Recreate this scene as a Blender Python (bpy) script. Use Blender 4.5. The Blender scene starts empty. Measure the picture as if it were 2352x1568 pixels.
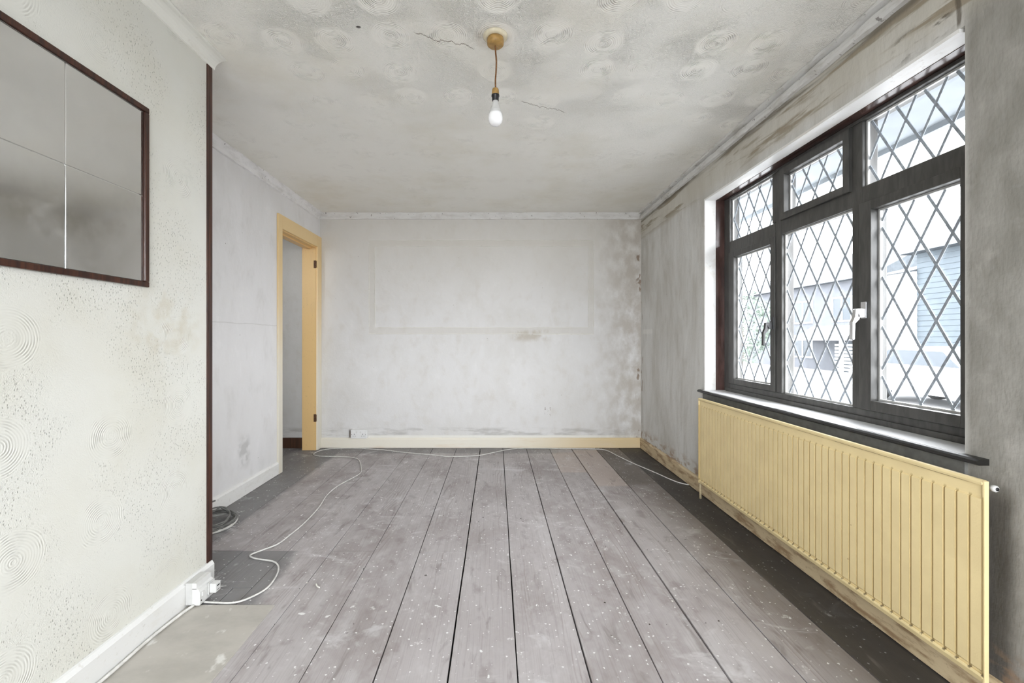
import bpy, bmesh, math, random
from mathutils import Vector
random.seed(7)
SC = bpy.context.scene
COL = SC.collection

# ------------------------------------------------------------------ camera, sky, exposure
# world axes: X to the right, Y into the room, Z up, metres; lens 1.115 m above the floor
cam_d = bpy.data.cameras.new('camera')
cam_d.sensor_width = 36.0
cam_d.lens = 15.306
cam_d.shift_x = 0.01573
cam_d.shift_y = -0.00255
cam_d.clip_start = 0.02
cam = bpy.data.objects.new('camera', cam_d)
cam.location = (0, 0, 1.115)
cam.rotation_euler = (math.pi/2, 0, 0)
COL.objects.link(cam)
SC.camera = cam

SKY = 8.5
world = bpy.data.worlds.new('overcast_sky')
SC.world = world
world.use_nodes = True
wn = world.node_tree
bg = wn.nodes['Background']
bg.inputs['Color'].default_value = (0.93, 0.965, 1.0, 1)
bg.inputs['Strength'].default_value = SKY

def portal(name, loc, rot, sx, sy):
    l = bpy.data.lights.new(name, 'AREA')
    l.shape = 'RECTANGLE'; l.size = sx; l.size_y = sy
    l.cycles.is_portal = True
    o = bpy.data.objects.new(name, l)
    o.location = loc; o.rotation_euler = rot
    COL.objects.link(o)
H = math.pi/2
portal('side_window_portal', (1.76, 2.24, 1.43), (0, H, 0), 1.40, 1.76)
portal('front_fill_portal', (0.1, -1.86, 1.35), (H, 0, 0), 2.4, 1.8)
portal('hall_fill_portal', (-2.45, 2.19, 1.90), (H, 0, 0), 0.8, 0.5)

SC.view_settings.view_transform = 'Standard'
SC.view_settings.look = 'None'
SC.view_settings.gamma = 1.0
SC.view_settings.use_curve_mapping = False
SC.view_settings.exposure = 1.12
SC.cycles.max_bounces = 12
SC.cycles.diffuse_bounces = 7
SC.cycles.glossy_bounces = 4
SC.cycles.transparent_max_bounces = 12
SC.cycles.caustics_reflective = False
SC.cycles.caustics_refractive = False
SC.cycles.sample_clamp_indirect = 12.0
SC.cycles.use_denoising = True

# ------------------------------------------------------------------ shader helper
def srgb(r, g, b):
    f = lambda c: (c/255)/12.92 if c <= 10 else ((c/255+0.055)/1.055)**2.4
    return (f(r), f(g), f(b))

class G:
    """small wrapper that writes node graphs as expressions"""
    def __init__(self, name):
        self.m = bpy.data.materials.new(name); self.m.use_nodes = True
        self.t = self.m.node_tree; self.n = self.t.nodes
        self.b = self.n['Principled BSDF']
        self._geo = None
    def link(self, a, sock):
        if hasattr(a, 'is_output'): self.t.links.new(a, sock)
        elif isinstance(a, (tuple, list)):
            sock.default_value = tuple(a) + ((1,) if len(a) == 3 and len(sock.default_value) == 4 else ())
        else: sock.default_value = a
    def pos(self):
        if self._geo is None:
            g = self.n.new('ShaderNodeNewGeometry'); s = self.n.new('ShaderNodeSeparateXYZ')
            self.t.links.new(g.outputs['Position'], s.inputs[0])
            self._geo = (g.outputs['Position'], s.outputs[0], s.outputs[1], s.outputs[2])
        return self._geo
    def rnd(self):
        return self.n.new('ShaderNodeObjectInfo').outputs['Random']
    def ma(self, op, a, b=None, c=None):
        n = self.n.new('ShaderNodeMath'); n.operation = op
        self.link(a, n.inputs[0])
        if b is not None: self.link(b, n.inputs[1])
        if c is not None: self.link(c, n.inputs[2])
        return n.outputs[0]
    def add(self, a, b): return self.ma('ADD', a, b)
    def sub(self, a, b): return self.ma('SUBTRACT', a, b)
    def mul(self, a, b): return self.ma('MULTIPLY', a, b)
    def mx(self, a, b): return self.ma('MAXIMUM', a, b)
    def mn(self, a, b): return self.ma('MINIMUM', a, b)
    def ss(self, v, e0, e1, o0=0.0, o1=1.0):
        n = self.n.new('ShaderNodeMapRange'); n.interpolation_type = 'SMOOTHSTEP'
        if isinstance(e0, float) and isinstance(e1, float) and e1 < e0:
            e0, e1, o0, o1 = e1, e0, o1, o0
        for i, x in enumerate((v, e0, e1, o0, o1)): self.link(x, n.inputs[i])
        return n.outputs[0]
    def band(self, v, a, b, w=0.01):
        return self.mul(self.ss(v, float(a-w), float(a+w)), self.ss(v, float(b+w), float(b-w)))
    def vec(self, x, y, z=0.0):
        n = self.n.new('ShaderNodeCombineXYZ')
        for i, v in enumerate((x, y, z)): self.link(v, n.inputs[i])
        return n.outputs[0]
    def sv(self, sx, sy, sz, off=(0, 0, 0)):
        n = self.n.new('ShaderNodeMapping'); n.inputs['Scale'].default_value = (sx, sy, sz)
        n.inputs['Location'].default_value = off
        self.t.links.new(self.pos()[0], n.inputs[0]); return n.outputs[0]
    def noise(self, v, scale=1.0, detail=3.0, rough=0.55, dist=0.0):
        n = self.n.new('ShaderNodeTexNoise'); self.link(v, n.inputs['Vector'])
        n.inputs['Scale'].default_value = scale; n.inputs['Detail'].default_value = detail
        n.inputs['Roughness'].default_value = rough; n.inputs['Distortion'].default_value = dist
        return n.outputs[0]
    def voro(self, v, scale=1.0, rnd=1.0, feat='F1', dim='3D'):
        n = self.n.new('ShaderNodeTexVoronoi'); n.voronoi_dimensions = dim; n.feature = feat
        self.link(v, n.inputs['Vector']); n.inputs['Scale'].default_value = scale
        n.inputs['Randomness'].default_value = rnd
        return n
    def mix(self, f, a, b):
        n = self.n.new('ShaderNodeMix'); n.data_type = 'RGBA'
        self.link(f, n.inputs[0]); self.link(a, n.inputs[6]); self.link(b, n.inputs[7])
        return n.outputs[2]
    def bump(self, h, dist=0.002, strength=1.0):
        n = self.n.new('ShaderNodeBump'); n.inputs['Strength'].default_value = strength
        n.inputs['Distance'].default_value = dist; self.link(h, n.inputs['Height'])
        self.t.links.new(n.outputs[0], self.b.inputs['Normal'])
    def out(self, col, rough=0.7, spec=0.3, metal=0.0):
        self.link(col, self.b.inputs['Base Color']); self.link(rough, self.b.inputs['Roughness'])
        self.b.inputs['Specular IOR Level'].default_value = spec; self.b.inputs['Metallic'].default_value = metal
        return self.m

def plain(name, col, rough=0.5, spec=0.5, var=0.12, scale=30, metal=0.0, bump=0.0):
    g = G(name)
    nz = g.noise(g.pos()[0], scale, 3)
    dark = tuple(c*(1-var*1.6) for c in col)
    c = g.mix(g.ss(nz, 0.3, 0.7), dark, tuple(min(1, c*(1+var*0.4)) for c in col))
    if bump: g.bump(nz, bump)
    return g.out(c, rough, spec, metal)

# ------------------------------------------------------------------ materials of the shell
def artex(name, base, uaxis, vaxis, cell, off, stip_lo, depth, pitch, dabw, fade=lambda g, P: 1.0):
    """swirled and stippled textured plaster: comb circles in a loose grid, stipple between"""
    g = G(name); P = g.pos()
    u, v = P[uaxis], P[vaxis]
    uv = g.vec(g.ma('MULTIPLY_ADD', u, 1/cell, off[0]), g.ma('MULTIPLY_ADD', v, 1/cell, off[1]))
    vo = g.voro(uv, 1.0, 0.27, dim='2D')
    d = g.mul(vo.outputs['Distance'], cell)
    sc = g.n.new('ShaderNodeSeparateColor'); g.t.links.new(vo.outputs['Color'], sc.inputs[0])
    amp = g.ss(sc.outputs[0], 0.10, 0.50)
    wob = g.noise(P[0], 22, 2)
    dd = g.add(d, g.mul(wob, 0.0045))
    rings = g.ma('SINE', g.mul(dd, 2*math.pi/pitch))
    arc = g.mul(g.ss(g.noise(P[0], 10, 2), 0.42, 0.58), g.ss(g.noise(P[0], 34, 2), 0.38, 0.60))
    # short comb dabs between the swirls
    db = g.voro(g.sv(1.3, 1.3, 0.7), 140.0, 0.95)
    ds = g.n.new('ShaderNodeSeparateColor'); g.t.links.new(db.outputs['Color'], ds.inputs[0])
    dab = g.mul(g.ss(g.add(db.outputs['Distance'], g.mul(g.sub(g.noise(P[0], 120, 1), 0.5), 0.25)), 0.34, 0.20), g.ss(ds.outputs[0], 0.40, 0.55))
    dab = g.mul(dab, dabw)
    disc = g.mul(g.ss(d, 0.098, 0.072), amp)
    rings = g.mul(g.mul(rings, disc), g.add(0.18, arc))
    core = g.mul(g.mul(g.ss(d, 0.035, 0.02), amp), g.noise(P[0], 130, 2))
    st1 = g.noise(P[0], 80, 2, 0.5, 1.6)
    st = g.ss(g.ma('ABSOLUTE', g.sub(st1, 0.5)), 0.18, 0.0)
    zone = g.ss(g.noise(P[0], 3.2, 2), stip_lo, stip_lo+0.2)
    stip = g.mul(g.mul(st, g.sub(1.0, disc)), g.add(0.50, g.mul(zone, 0.8)))
    pz = g.mul(g.mul(dab, zone), g.sub(1.0, disc))
    h = g.add(g.add(g.mul(rings, 0.42), g.mul(stip, 0.62-0.34*dabw)), g.sub(g.mul(core, 1.0), g.mul(pz, 1.3)))
    h = g.add(h, g.mul(g.noise(P[0], 6, 2), 0.5))
    h = g.mul(h, fade(g, P))
    g.bump(h, depth)
    grime = g.noise(P[0], 2.2, 4, 0.6)
    c = g.mix(g.ss(grime, 0.40, 0.78), base, tuple(x*y for x, y in zip(base, (0.93, 0.915, 0.875))))
    pit = g.mx(pz, g.mul(disc, g.mul(arc, g.mul(g.ss(g.ma('SINE', g.mul(dd, 2*math.pi/pitch)), -0.6, -0.95), 0.6))))
    c = g.mix(g.mul(pit, 0.45), c, (0.22, 0.21, 0.19))
    return g, c, P

def m_ceiling():
    g, c, P = artex('artex_ceiling', (0.92, 0.91, 0.865), 1, 2, 0.235, (0.12, 0.2), 0.42, 0.0042, 0.0085, 0.0,
                    lambda g, P: g.ss(g.add(P[2], g.mul(P[1], -0.35)), 1.5, 3.0, 1.0, 0.22))
    x, y = P[1], P[2]
    # hairline cracks near the pendant and behind it
    def crack(x0, x1, y0, slope, seed):
        w = g.noise(g.vec(g.mul(x, 17), float(seed)), 1.0, 5, 0.65)
        yy = g.sub(g.sub(y, g.ma('MULTIPLY_ADD', x, slope, y0)), g.mul(g.sub(w, 0.5), 0.11))
        return g.mul(g.ss(g.ma('ABSOLUTE', yy), 0.0035, 0.0012), g.band(x, x0, x1, 0.01))
    ck = g.mx(crack(-0.34, -0.10, 1.955, 0.35, 3.1), crack(0.14, 0.39, 2.30, 0.42, 7.7))
    c = g.mix(g.mul(ck, 0.8), c, (0.13, 0.09, 0.06))
    hole = g.ss(g.ma('SQRT', g.add(g.ma('POWER', g.mul(g.add(x, 0.567), 0.7), 2.0), g.ma('POWER', g.sub(y, 1.795), 2.0))), 0.009, 0.005)
    c = g.mix(g.mul(hole, 0.9), c, (0.06, 0.05, 0.045))
    # smudge round the rose
    r = g.ma('SQRT', g.add(g.ma('POWER', g.add(x, 0.012), 2.0), g.ma('POWER', g.sub(y, 1.86), 2.0)))
    sm = g.mul(g.ss(r, 0.10, 0.05), g.noise(P[0], 9, 3))
    c = g.mix(g.mul(sm, 0.55), c, (0.30, 0.22, 0.12))
    # colour darkens unevenly towards the window wall
    e = g.mul(g.ss(x, 0.95, 1.48), g.ss(g.noise(P[0], 2.6, 4), 0.2, 0.8))
    c = g.mix(g.mul(e, 0.15), c, (0.50, 0.47, 0.40))
    return g.out(c, 0.75, 0.25)

def m_partition():
    g, c, P = artex('artex_wall', (0.69, 0.69, 0.645), 2, 3, 0.31, (-0.53, 0.47), 0.40, 0.0011, 0.0075, 1.0)
    y, z = P[2], P[3]
    r = g.ma('SQRT', g.add(g.ma('POWER', g.sub(y, 1.72), 2.0), g.ma('POWER', g.mul(g.sub(z, 1.17), 1.4), 2.0)))
    sm = g.mul(g.ss(r, 0.30, 0.04), g.ss(g.noise(P[0], 14, 4), 0.38, 0.68))
    c = g.mix(g.mul(sm, 0.5), c, (0.52, 0.46, 0.34))
    return g.out(c, 0.7, 0.3)

def plaster(name, base, dark, stretch=(1, 1, 0.75), warm=(0.55, 0.51, 0.45), amount=0.5):
    g = G(name); P = g.pos()
    n1 = g.noise(g.sv(*[s*2.1 for s in stretch]), 1.0, 5, 0.62, 0.5)
    n2 = g.noise(g.sv(*[s*9 for s in stretch]), 1.0, 4, 0.6)
    n3 = g.noise(P[0], 60, 3)
    c = g.mix(g.mul(g.ss(n1, 0.36, 0.70), amount), base, dark)
    c = g.mix(g.mul(g.ss(n2, 0.48, 0.80), 0.36), c, warm)
    c = g.mix(g.mul(g.ss(n2, 0.42, 0.28), 0.25), c, tuple(min(1, b*1.12) for b in base))
    # pin holes and scuffs
    vo = g.voro(g.sv(1, 1, 1), 7.0)
    dot = g.ss(vo.outputs['Distance'], 0.035, 0.018)
    c = g.mix(g.mul(dot, 0.55), c, (0.16, 0.13, 0.11))
    g.bump(g.add(g.mul(n2, 1.6), g.mul(n3, 0.35)), 0.003)
    return g, c, P, n2

def m_back():
    g, c, P, n2 = plaster('stripped_plaster_back', (0.72, 0.715, 0.715), (0.62, 0.605, 0.58))
    x, z = P[1], P[3]
    # old glue band where a panel moulding was taken off
    outer = g.mul(g.band(x, -1.30, 1.005, 0.004), g.band(z, 1.163, 2.13, 0.004))
    inner = g.mul(g.band(x, -1.24, 0.945, 0.004), g.band(z, 1.232, 2.065, 0.004))
    c = g.mix(g.mul(g.sub(outer, inner), 0.35), c, (0.57, 0.54, 0.48))
    # daylight difference painted in: wall warmer and darker towards the top
    c = g.mix(g.mul(g.ss(z, 1.1, 2.3), 0.55), c, (0.64, 0.61, 0.55))
    # socket's shadow painted in brown on its left and beneath it
    s0 = g.mx(g.mul(g.band(x, -1.505, -1.470, 0.006), g.band(z, 0.10, 0.185, 0.02)), g.mul(g.band(x, -1.48, -1.31, 0.006), g.band(z, 0.094, 0.104, 0.004)))
    c = g.mix(g.mul(s0, 0.85), c, (0.10, 0.07, 0.05))
    # dirt right above the skirting
    dn = g.noise(g.sv(5, 1, 22), 1.0, 4)
    c = g.mix(g.mul(g.mul(g.band(z, 0.12, 0.20, 0.02), g.ss(dn, 0.42, 0.66)), 0.55), c, (0.36, 0.35, 0.33))
    c = g.mix(g.mul(g.mul(g.band(z, 0.09, 0.128, 0.006), g.ss(x, -1.31, -1.30)), 0.9), c, (0.80, 0.79, 0.75))
    # damp, dirty right-hand corner with chipped plaster
    edge = g.ss(x, 0.90, 1.44)
    c = g.mix(g.mul(g.mul(edge, g.ss(n2, 0.25, 0.65)), 0.75), c, (0.42, 0.38, 0.33))
    chip = g.mul(g.ss(x, 1.425, 1.45), g.ss(g.noise(g.sv(20, 1, 8, (3, 0, 1)), 1.0, 4), 0.60, 0.66))
    c = g.mix(g.mul(chip, 0.8), c, (0.22, 0.15, 0.10))
    # small brown scrape low down and smears by the old band
    s1 = g.mul(g.mul(g.band(x, 0.50, 0.56, 0.01), g.band(z, 0.32, 0.45, 0.02)), g.ss(g.noise(g.sv(60, 1, 30), 1.0, 3), 0.56, 0.62))
    c = g.mix(g.mul(s1, 0.7), c, (0.25, 0.20, 0.17))
    s2 = g.mul(g.mul(g.band(x, 0.18, 0.55, 0.08), g.band(z, 1.10, 1.20, 0.03)), g.ss(n2, 0.40, 0.6))
    c = g.mix(g.mul(s2, 0.6), c, (0.45, 0.40, 0.32))
    return g.out(c, 0.8, 0.2)

def m_right():
    g, c, P, n2 = plaster('stripped_plaster_window_wall', (0.64, 0.635, 0.615), (0.46, 0.44, 0.40), (1, 1.6, 0.5),
                          (0.36, 0.33, 0.28), 0.75)
    y, z = P[2], P[3]
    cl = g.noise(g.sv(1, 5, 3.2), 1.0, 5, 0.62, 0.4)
    pier_shade = g.mix(g.ss(cl, 0.33, 0.68), (0.35, 0.337, 0.31), (0.25, 0.238, 0.213))
    pier_shade = g.mix(g.mul(g.ss(g.noise(P[0], 14, 4), 0.55, 0.72), 0.4), pier_shade, (0.42, 0.40, 0.37))
    # radiator's shadow painted into the wall colour at its near end
    rad_shade = g.mul(g.mul(g.ss(g.add(y, g.mul(g.sub(cl, 0.5), 0.03)), 1.225, 1.275), g.ss(g.add(z, g.mul(g.sub(cl, 0.5), 0.05)), 0.72, 0.62)), g.ss(y, 1.42, 1.36))
    pier_shade = g.mix(g.mul(rad_shade, 0.80), pier_shade, (0.055, 0.050, 0.045))
    c = g.mix(g.ss(y, 1.40, 1.36), c, pier_shade)  # shade beside the near window end, painted in as darker plaster
    st = g.noise(g.sv(1, 1.6, 16, (0, 4, 2)), 1.0, 4, 0.6, 0.4)
    top = g.ss(z, 2.10, 2.20)
    c = g.mix(g.mul(top, 0.55), c, (0.55, 0.52, 0.44))
    c = g.mix(g.mul(g.mul(top, g.ss(st, 0.50, 0.62)), 0.8), c, (0.27, 0.22, 0.15))
    # streaks of damp under the ceiling edge
    c = g.mix(g.mul(g.mul(g.band(z, 2.305, 2.342, 0.010), g.ss(st, 0.34, 0.55)), 0.8), c, (0.17, 0.15, 0.12))
    # dark crack over the near end of the window head, and broken plaster beside it
    ck = g.mul(g.ss(g.ma('ABSOLUTE', g.sub(g.sub(y, 1.398), g.mul(g.sub(n2, 0.5), 0.05))), 0.012, 0.004), g.ss(z, 2.11, 2.13))
    bk = g.mul(g.mul(g.band(y, 1.42, 1.62, 0.03), g.band(z, 2.13, 2.22, 0.02)), g.ss(g.noise(g.sv(1, 9, 26), 1.0, 4), 0.52, 0.60))
    c = g.mix(g.mul(g.mx(ck, bk), 0.8), c, (0.12, 0.10, 0.075))
    # chipped, brown corner and low patches
    chip = g.mul(g.ss(y, 4.38, 4.43), g.ss(g.noise(g.sv(1, 20, 9), 1.0, 4), 0.58, 0.66))
    c = g.mix(g.mul(chip, 0.8), c, (0.24, 0.16, 0.11))
    low = g.mul(g.ss(z, 0.24, 0.12), g.ss(g.noise(g.sv(9, 9, 20), 1.0, 4), 0.46, 0.60))
    c = g.mix(g.mul(low, 0.8), c, (0.30, 0.20, 0.13))
    # pale painted end of the rubbed-out band
    b = g.mul(g.band(y, 4.14, 4.40, 0.02), g.band(z, 1.165, 1.21, 0.008))
    c = g.mix(g.mul(b, 0.7), c, (0.72, 0.71, 0.68))
    return g.out(c, 0.8, 0.2)

def m_left():
    g, c, P, n2 = plaster('stripped_plaster_left', (0.82, 0.815, 0.825), (0.73, 0.72, 0.71), (1, 1, 0.5), (0.60, 0.59, 0.57), 0.4)
    y, z = P[2], P[3]
    s = g.mul(g.mul(g.band(y, 3.05, 3.18, 0.03), g.band(z, 0.22, 0.40, 0.05)), g.ss(g.noise(P[0], 12, 3), 0.42, 0.6))
    c = g.mix(g.mul(s, 0.5), c, (0.40, 0.40, 0.39))
    ln = g.mul(g.ss(g.ma('ABSOLUTE', g.sub(z, g.add(1.215, g.mul(g.noise(P[0], 6), 0.02)))), 0.005, 0.002), 0.3)
    c = g.mix(ln, c, (0.45, 0.44, 0.42))
    return g.out(c, 0.8, 0.2)

def m_hall():
    g, c, P, n2 = plaster('hall_plaster', (0.62, 0.62, 0.61), (0.5, 0.49, 0.47))
    return g.out(c, 0.8, 0.2)

def m_paint(name, base, worn, amt=0.4, sc=(6, 6, 20), lo=0.5, hi=0.66, rough=0.5):
    g = G(name); n = g.noise(g.sv(*sc), 1.0, 5, 0.65)
    n2 = g.noise(g.pos()[0], 45, 3)
    c = g.mix(g.mul(g.ss(n, lo, hi), amt), base, worn)
    c = g.mix(g.mul(g.ss(n2, 0.62, 0.72), 0.35), c, tuple(w*0.8 for w in worn))
    g.bump(g.add(n, g.mul(n2, 0.4)), 0.0015)
    return g.out(c, rough, 0.35)

def m_skirt_back():
    g = G('cream_skirting'); P = g.pos()
    n = g.noise(g.sv(3, 3, 18), 1.0, 5, 0.65)
    warm = g.ss(P[1], -0.1, 1.3)
    c = g.mix(g.mul(warm, 0.9), (0.80, 0.76, 0.67), (0.70, 0.54, 0.30))
    c = g.mix(g.mul(g.ss(n, 0.5, 0.68), 0.45), c, (0.72, 0.60, 0.45))
    g.bump(n, 0.001)
    return g.out(c, 0.5, 0.35)

def m_floor():
    g = G('old_floorboards'); P = g.pos(); x, y = P[1], P[2]
    rnd = g.rnd()
    off = g.vec(g.mul(rnd, 31.0), g.mul(rnd, 77.0), 0.0)
    va = g.n.new('ShaderNodeVectorMath'); va.operation = 'ADD'; g.t.links.new(P[0], va.inputs[0]); g.t.links.new(off, va.inputs[1])
    def mp(sx, sy):
        m = g.n.new('ShaderNodeMapping'); m.inputs['Scale'].default_value = (sx, sy, 1); g.t.links.new(va.outputs[0], m.inputs[0]); return m.outputs[0]
    warp = g.noise(mp(5, 0.9), 1.0, 2, 0.5, 0.6)
    grain = g.ma('SINE', g.add(g.mul(warp, 60.0), g.mul(x, 330.0)))
    fine = g.noise(mp(150, 3), 1.0, 3)
    blot = g.noise(g.sv(2.4, 1.5, 1), 1.0, 5, 0.65)
    blot2 = g.noise(g.sv(9, 6, 1), 1.0, 4, 0.6)
    gmask = g.ss(g.noise(mp(9, 0.7), 1.0, 3), 0.52, 0.66)
    base = g.mix(rnd, (0.445, 0.418, 0.420), (0.385, 0.358, 0.358))
    c = g.mix(g.mul(g.ss(blot, 0.40, 0.66), 0.55), base, (0.235, 0.198, 0.188))
    c = g.mix(g.mul(g.ss(blot2, 0.50, 0.70), 0.42), c, (0.53, 0.515, 0.52))
    c = g.mix(g.mul(g.ss(blot2, 0.46, 0.30), 0.55), c, (0.22, 0.185, 0.178))
    c = g.mix(g.mul(g.ss(fine, 0.48, 0.72), 0.30), c, (0.22, 0.19, 0.18))
    c = g.mix(g.mul(g.mul(g.ss(grain, 0.55, 0.95), gmask), 0.50), c, (0.23, 0.19, 0.175))
    # knots
    kv = g.voro(mp(4.1, 1.7), 1.0)
    c = g.mix(g.mul(g.ss(kv.outputs['Distance'], 0.075, 0.03), 0.5), c, (0.20, 0.16, 0.14))
    ragged = g.mul(g.sub(blot2, 0.5), 0.09)
    xr = g.add(x, ragged); yr = g.add(y, ragged)
    # pale clean patches where something stood
    p1 = g.mul(g.band(x, 0.543, 0.767, 0.004), g.band(y, 3.64, 4.28, 0.02))
    p2 = g.mul(g.band(x, 0.767, 1.010, 0.004), g.band(y, 3.30, 4.36, 0.02))
    c = g.mix(g.mul(g.mx(p1, p2), 0.75), c, (0.46, 0.39, 0.35))
    # dark stained border of the boards, old varnish
    dl = g.ss(xr, -1.51, -1.57)
    dp = g.mul(g.ss(g.add(xr, g.mul(g.sub(y, 1.82), 0.1)), -0.97, -1.03), g.band(y, 1.80, 2.29, 0.006))
    db = g.mul(g.ss(yr, 4.20, 4.28), g.ss(x, 0.70, 0.52))
    grey = g.mx(g.mx(dl, dp), g.mul(db, 0.8))
    c = g.mix(g.mul(grey, 0.85), c, (0.185, 0.182, 0.185))
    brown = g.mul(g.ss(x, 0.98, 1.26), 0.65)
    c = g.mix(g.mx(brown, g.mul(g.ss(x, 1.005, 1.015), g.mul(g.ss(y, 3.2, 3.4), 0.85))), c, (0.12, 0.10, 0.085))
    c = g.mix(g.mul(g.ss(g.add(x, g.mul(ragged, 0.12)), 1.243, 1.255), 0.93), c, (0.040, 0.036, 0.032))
    # dirt drag marks
    dm = g.noise(g.sv(16, 4, 1), 1.0, 4, 0.6, 0.7)
    c = g.mix(g.mul(g.ss(dm, 0.58, 0.72), 0.5), c, (0.17, 0.145, 0.135))
    # paint spatter, small dots then larger splashes
    def dots(scale, thr, keep, seed, sx=1.0):
        wv = g.n.new('ShaderNodeVectorMath'); wv.operation = 'MULTIPLY_ADD'
        nt = g.n.new('ShaderNodeTexNoise'); g.t.links.new(P[0], nt.inputs['Vector']); nt.inputs['Scale'].default_value = scale*2.2
        g.t.links.new(nt.outputs['Color'], wv.inputs[0]); wv.inputs[1].default_value = (0.55/scale, 0.55/scale, 0)
        g.t.links.new(g.sv(sx, 1, 1, (seed, seed*2, 0)), wv.inputs[2])
        vo = g.voro(wv.outputs[0], scale, dim='2D')
        s = g.n.new('ShaderNodeSeparateColor'); g.t.links.new(vo.outputs['Color'], s.inputs[0])
        rad = g.mul(s.outputs[1], thr)
        return g.mul(g.ss(g.sub(vo.outputs['Distance'], rad), 0.02, -0.02), g.ss(s.outputs[0], 1-keep, 1-keep+0.02))
    d = g.mx(g.mx(dots(58, 0.24, 0.13, 1.3), dots(26, 0.17, 0.07, 4.1, 1.4)), dots(13, 0.09, 0.08, 2.3, 0.7))
    sm = g.mul(g.ss(g.noise(g.sv(3.6, 5.2, 1, (2, 7, 0)), 1.0, 5, 0.68, 0.8), 0.56, 0.70), 0.55)
    c = g.mix(g.mul(sm, g.ss(x, 1.26, 1.18, 0.08, 1.0)), c, (0.62, 0.61, 0.62))
    sp = g.mul(g.ss(g.noise(g.sv(9, 7, 1, (5, 3, 0)), 1.0, 6, 0.72), 0.63, 0.70), 0.85)
    dark_side = g.ss(x, 1.27, 1.2, 0.35, 1.0)
    c = g.mix(g.mul(g.mul(g.mx(d, sp), dark_side), 0.85), c, (0.78, 0.78, 0.77))
    dk = dots(13, 0.06, 0.12, 9.0)
    c = g.mix(g.mul(dk, 0.8), c, (0.05, 0.04, 0.035))
    g.bump(g.add(g.mul(fine, 0.6), g.add(g.mul(blot2, 0.8), g.mul(g.mul(grain, gmask), 0.25))), 0.0015)
    return g.out(c, g.ss(blot, 0.3, 0.7, 0.42, 0.62), 0.42)

def m_hardboard():
    g = G('painted_hardboard'); P = g.pos()
    n = g.noise(g.sv(3, 5, 1), 1.0, 5, 0.65); n2 = g.noise(g.sv(14, 9, 1), 1.0, 4)
    c = g.mix(g.ss(n, 0.35, 0.7), (0.47, 0.445, 0.405), (0.38, 0.36, 0.325))
    c = g.mix(g.mul(g.ss(n2, 0.60, 0.70), 0.8), c, (0.72, 0.71, 0.68))
    c = g.mix(g.mul(g.ss(n2, 0.34, 0.28), 0.5), c, (0.25, 0.23, 0.19))
    g.bump(n2, 0.001)
    return g.out(c, 0.5, 0.4)

def m_radiator():
    g = G('yellowed_radiator_enamel'); P = g.pos(); y, z = P[2], P[3]
    n = g.noise(g.sv(8, 8, 8), 1.0, 4)
    c = g.mix(g.ss(n, 0.3, 0.7), (0.80, 0.655, 0.36), (0.74, 0.60, 0.33))
    # grime caught along the bottom of each groove, and rust pits
    fr = g.ma('FRACT', g.mul(g.sub(y, 1.252), 1/0.0365))
    gr = g.mx(g.ss(fr, 0.16, 0.08), g.ss(fr, 0.86, 0.93))
    dirt = g.mul(g.mul(g.band(z, 0.143, 0.156, 0.003), gr), g.ss(g.noise(P[0], 40, 2), 0.3, 0.5))
    c = g.mix(g.mul(dirt, 0.9), c, (0.16, 0.115, 0.06))
    c = g.mix(g.mul(g.mul(g.band(z, 0.15, 0.66, 0.004), gr), 0.75), c, (0.46, 0.34, 0.15))
    vo = g.voro(P[0], 9.0)
    c = g.mix(g.mul(g.ss(vo.outputs['Distance'], 0.04, 0.02), 0.5), c, (0.30, 0.17, 0.07))
    c = g.mix(g.mul(g.mul(g.band(z, 0.6905, 0.6935, 0.0008), g.ss(g.noise(g.sv(3, 9, 3), 1.0, 3), 0.35, 0.5)), 0.75), c, (0.20, 0.13, 0.06))
    g.bump(g.noise(P[0], 160, 2), 0.0004)
    return g.out(c, 0.5, 0.3)

def m_glass(name, tint=(1, 1, 1), refl=1.0):
    m = bpy.data.materials.new(name); m.use_nodes = True; t = m.node_tree; n = t.nodes
    n.remove(n['Principled BSDF'])
    tr = n.new('ShaderNodeBsdfTransparent'); tr.inputs[0].default_value = tint + (1,)
    gl = n.new('ShaderNodeBsdfGlossy'); gl.inputs['Roughness'].default_value = 0.02
    lw = n.new('ShaderNodeLayerWeight'); lw.inputs[0].default_value = 0.5       # facing = 1 - |N.V| for either side of the pane
    pw = n.new('ShaderNodeMath'); pw.operation = 'POWER'; pw.inputs[1].default_value = 5.0
    mu = n.new('ShaderNodeMath'); mu.operation = 'MULTIPLY_ADD'; mu.inputs[1].default_value = 0.9*refl; mu.inputs[2].default_value = 0.04*refl
    mx = n.new('ShaderNodeMixShader')
    t.links.new(lw.outputs['Facing'], pw.inputs[0]); t.links.new(pw.outputs[0], mu.inputs[0]); t.links.new(mu.outputs[0], mx.inputs[0])
    t.links.new(tr.outputs[0], mx.inputs[1]); t.links.new(gl.outputs[0], mx.inputs[2])
    t.links.new(mx.outputs[0], n['Material Output'].inputs[0])
    return m

def m_mirror():
    g = G('aged_mirror_glass'); P = g.pos()
    n = g.noise(g.sv(3, 3, 3), 1.0, 4)
    c = g.mix(g.ss(n, 0.3, 0.7), (0.84, 0.84, 0.83), (0.78, 0.78, 0.77))
    r = g.ss(g.noise(P[0], 5, 4, 0.7), 0.35, 0.75, 0.10, 0.28)
    return g.out(c, r, 0.5, 1.0)

def m_wood(name, a, b, rough=0.3, spec=0.5, sc=(60, 60, 3)):
    g = G(name); n = g.noise(g.sv(*sc), 1.0, 3, 0.6, 0.5)
    c = g.mix(g.ss(n, 0.35, 0.68), a, b); g.bump(n, 0.0005)
    return g.out(c, rough, spec)

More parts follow.
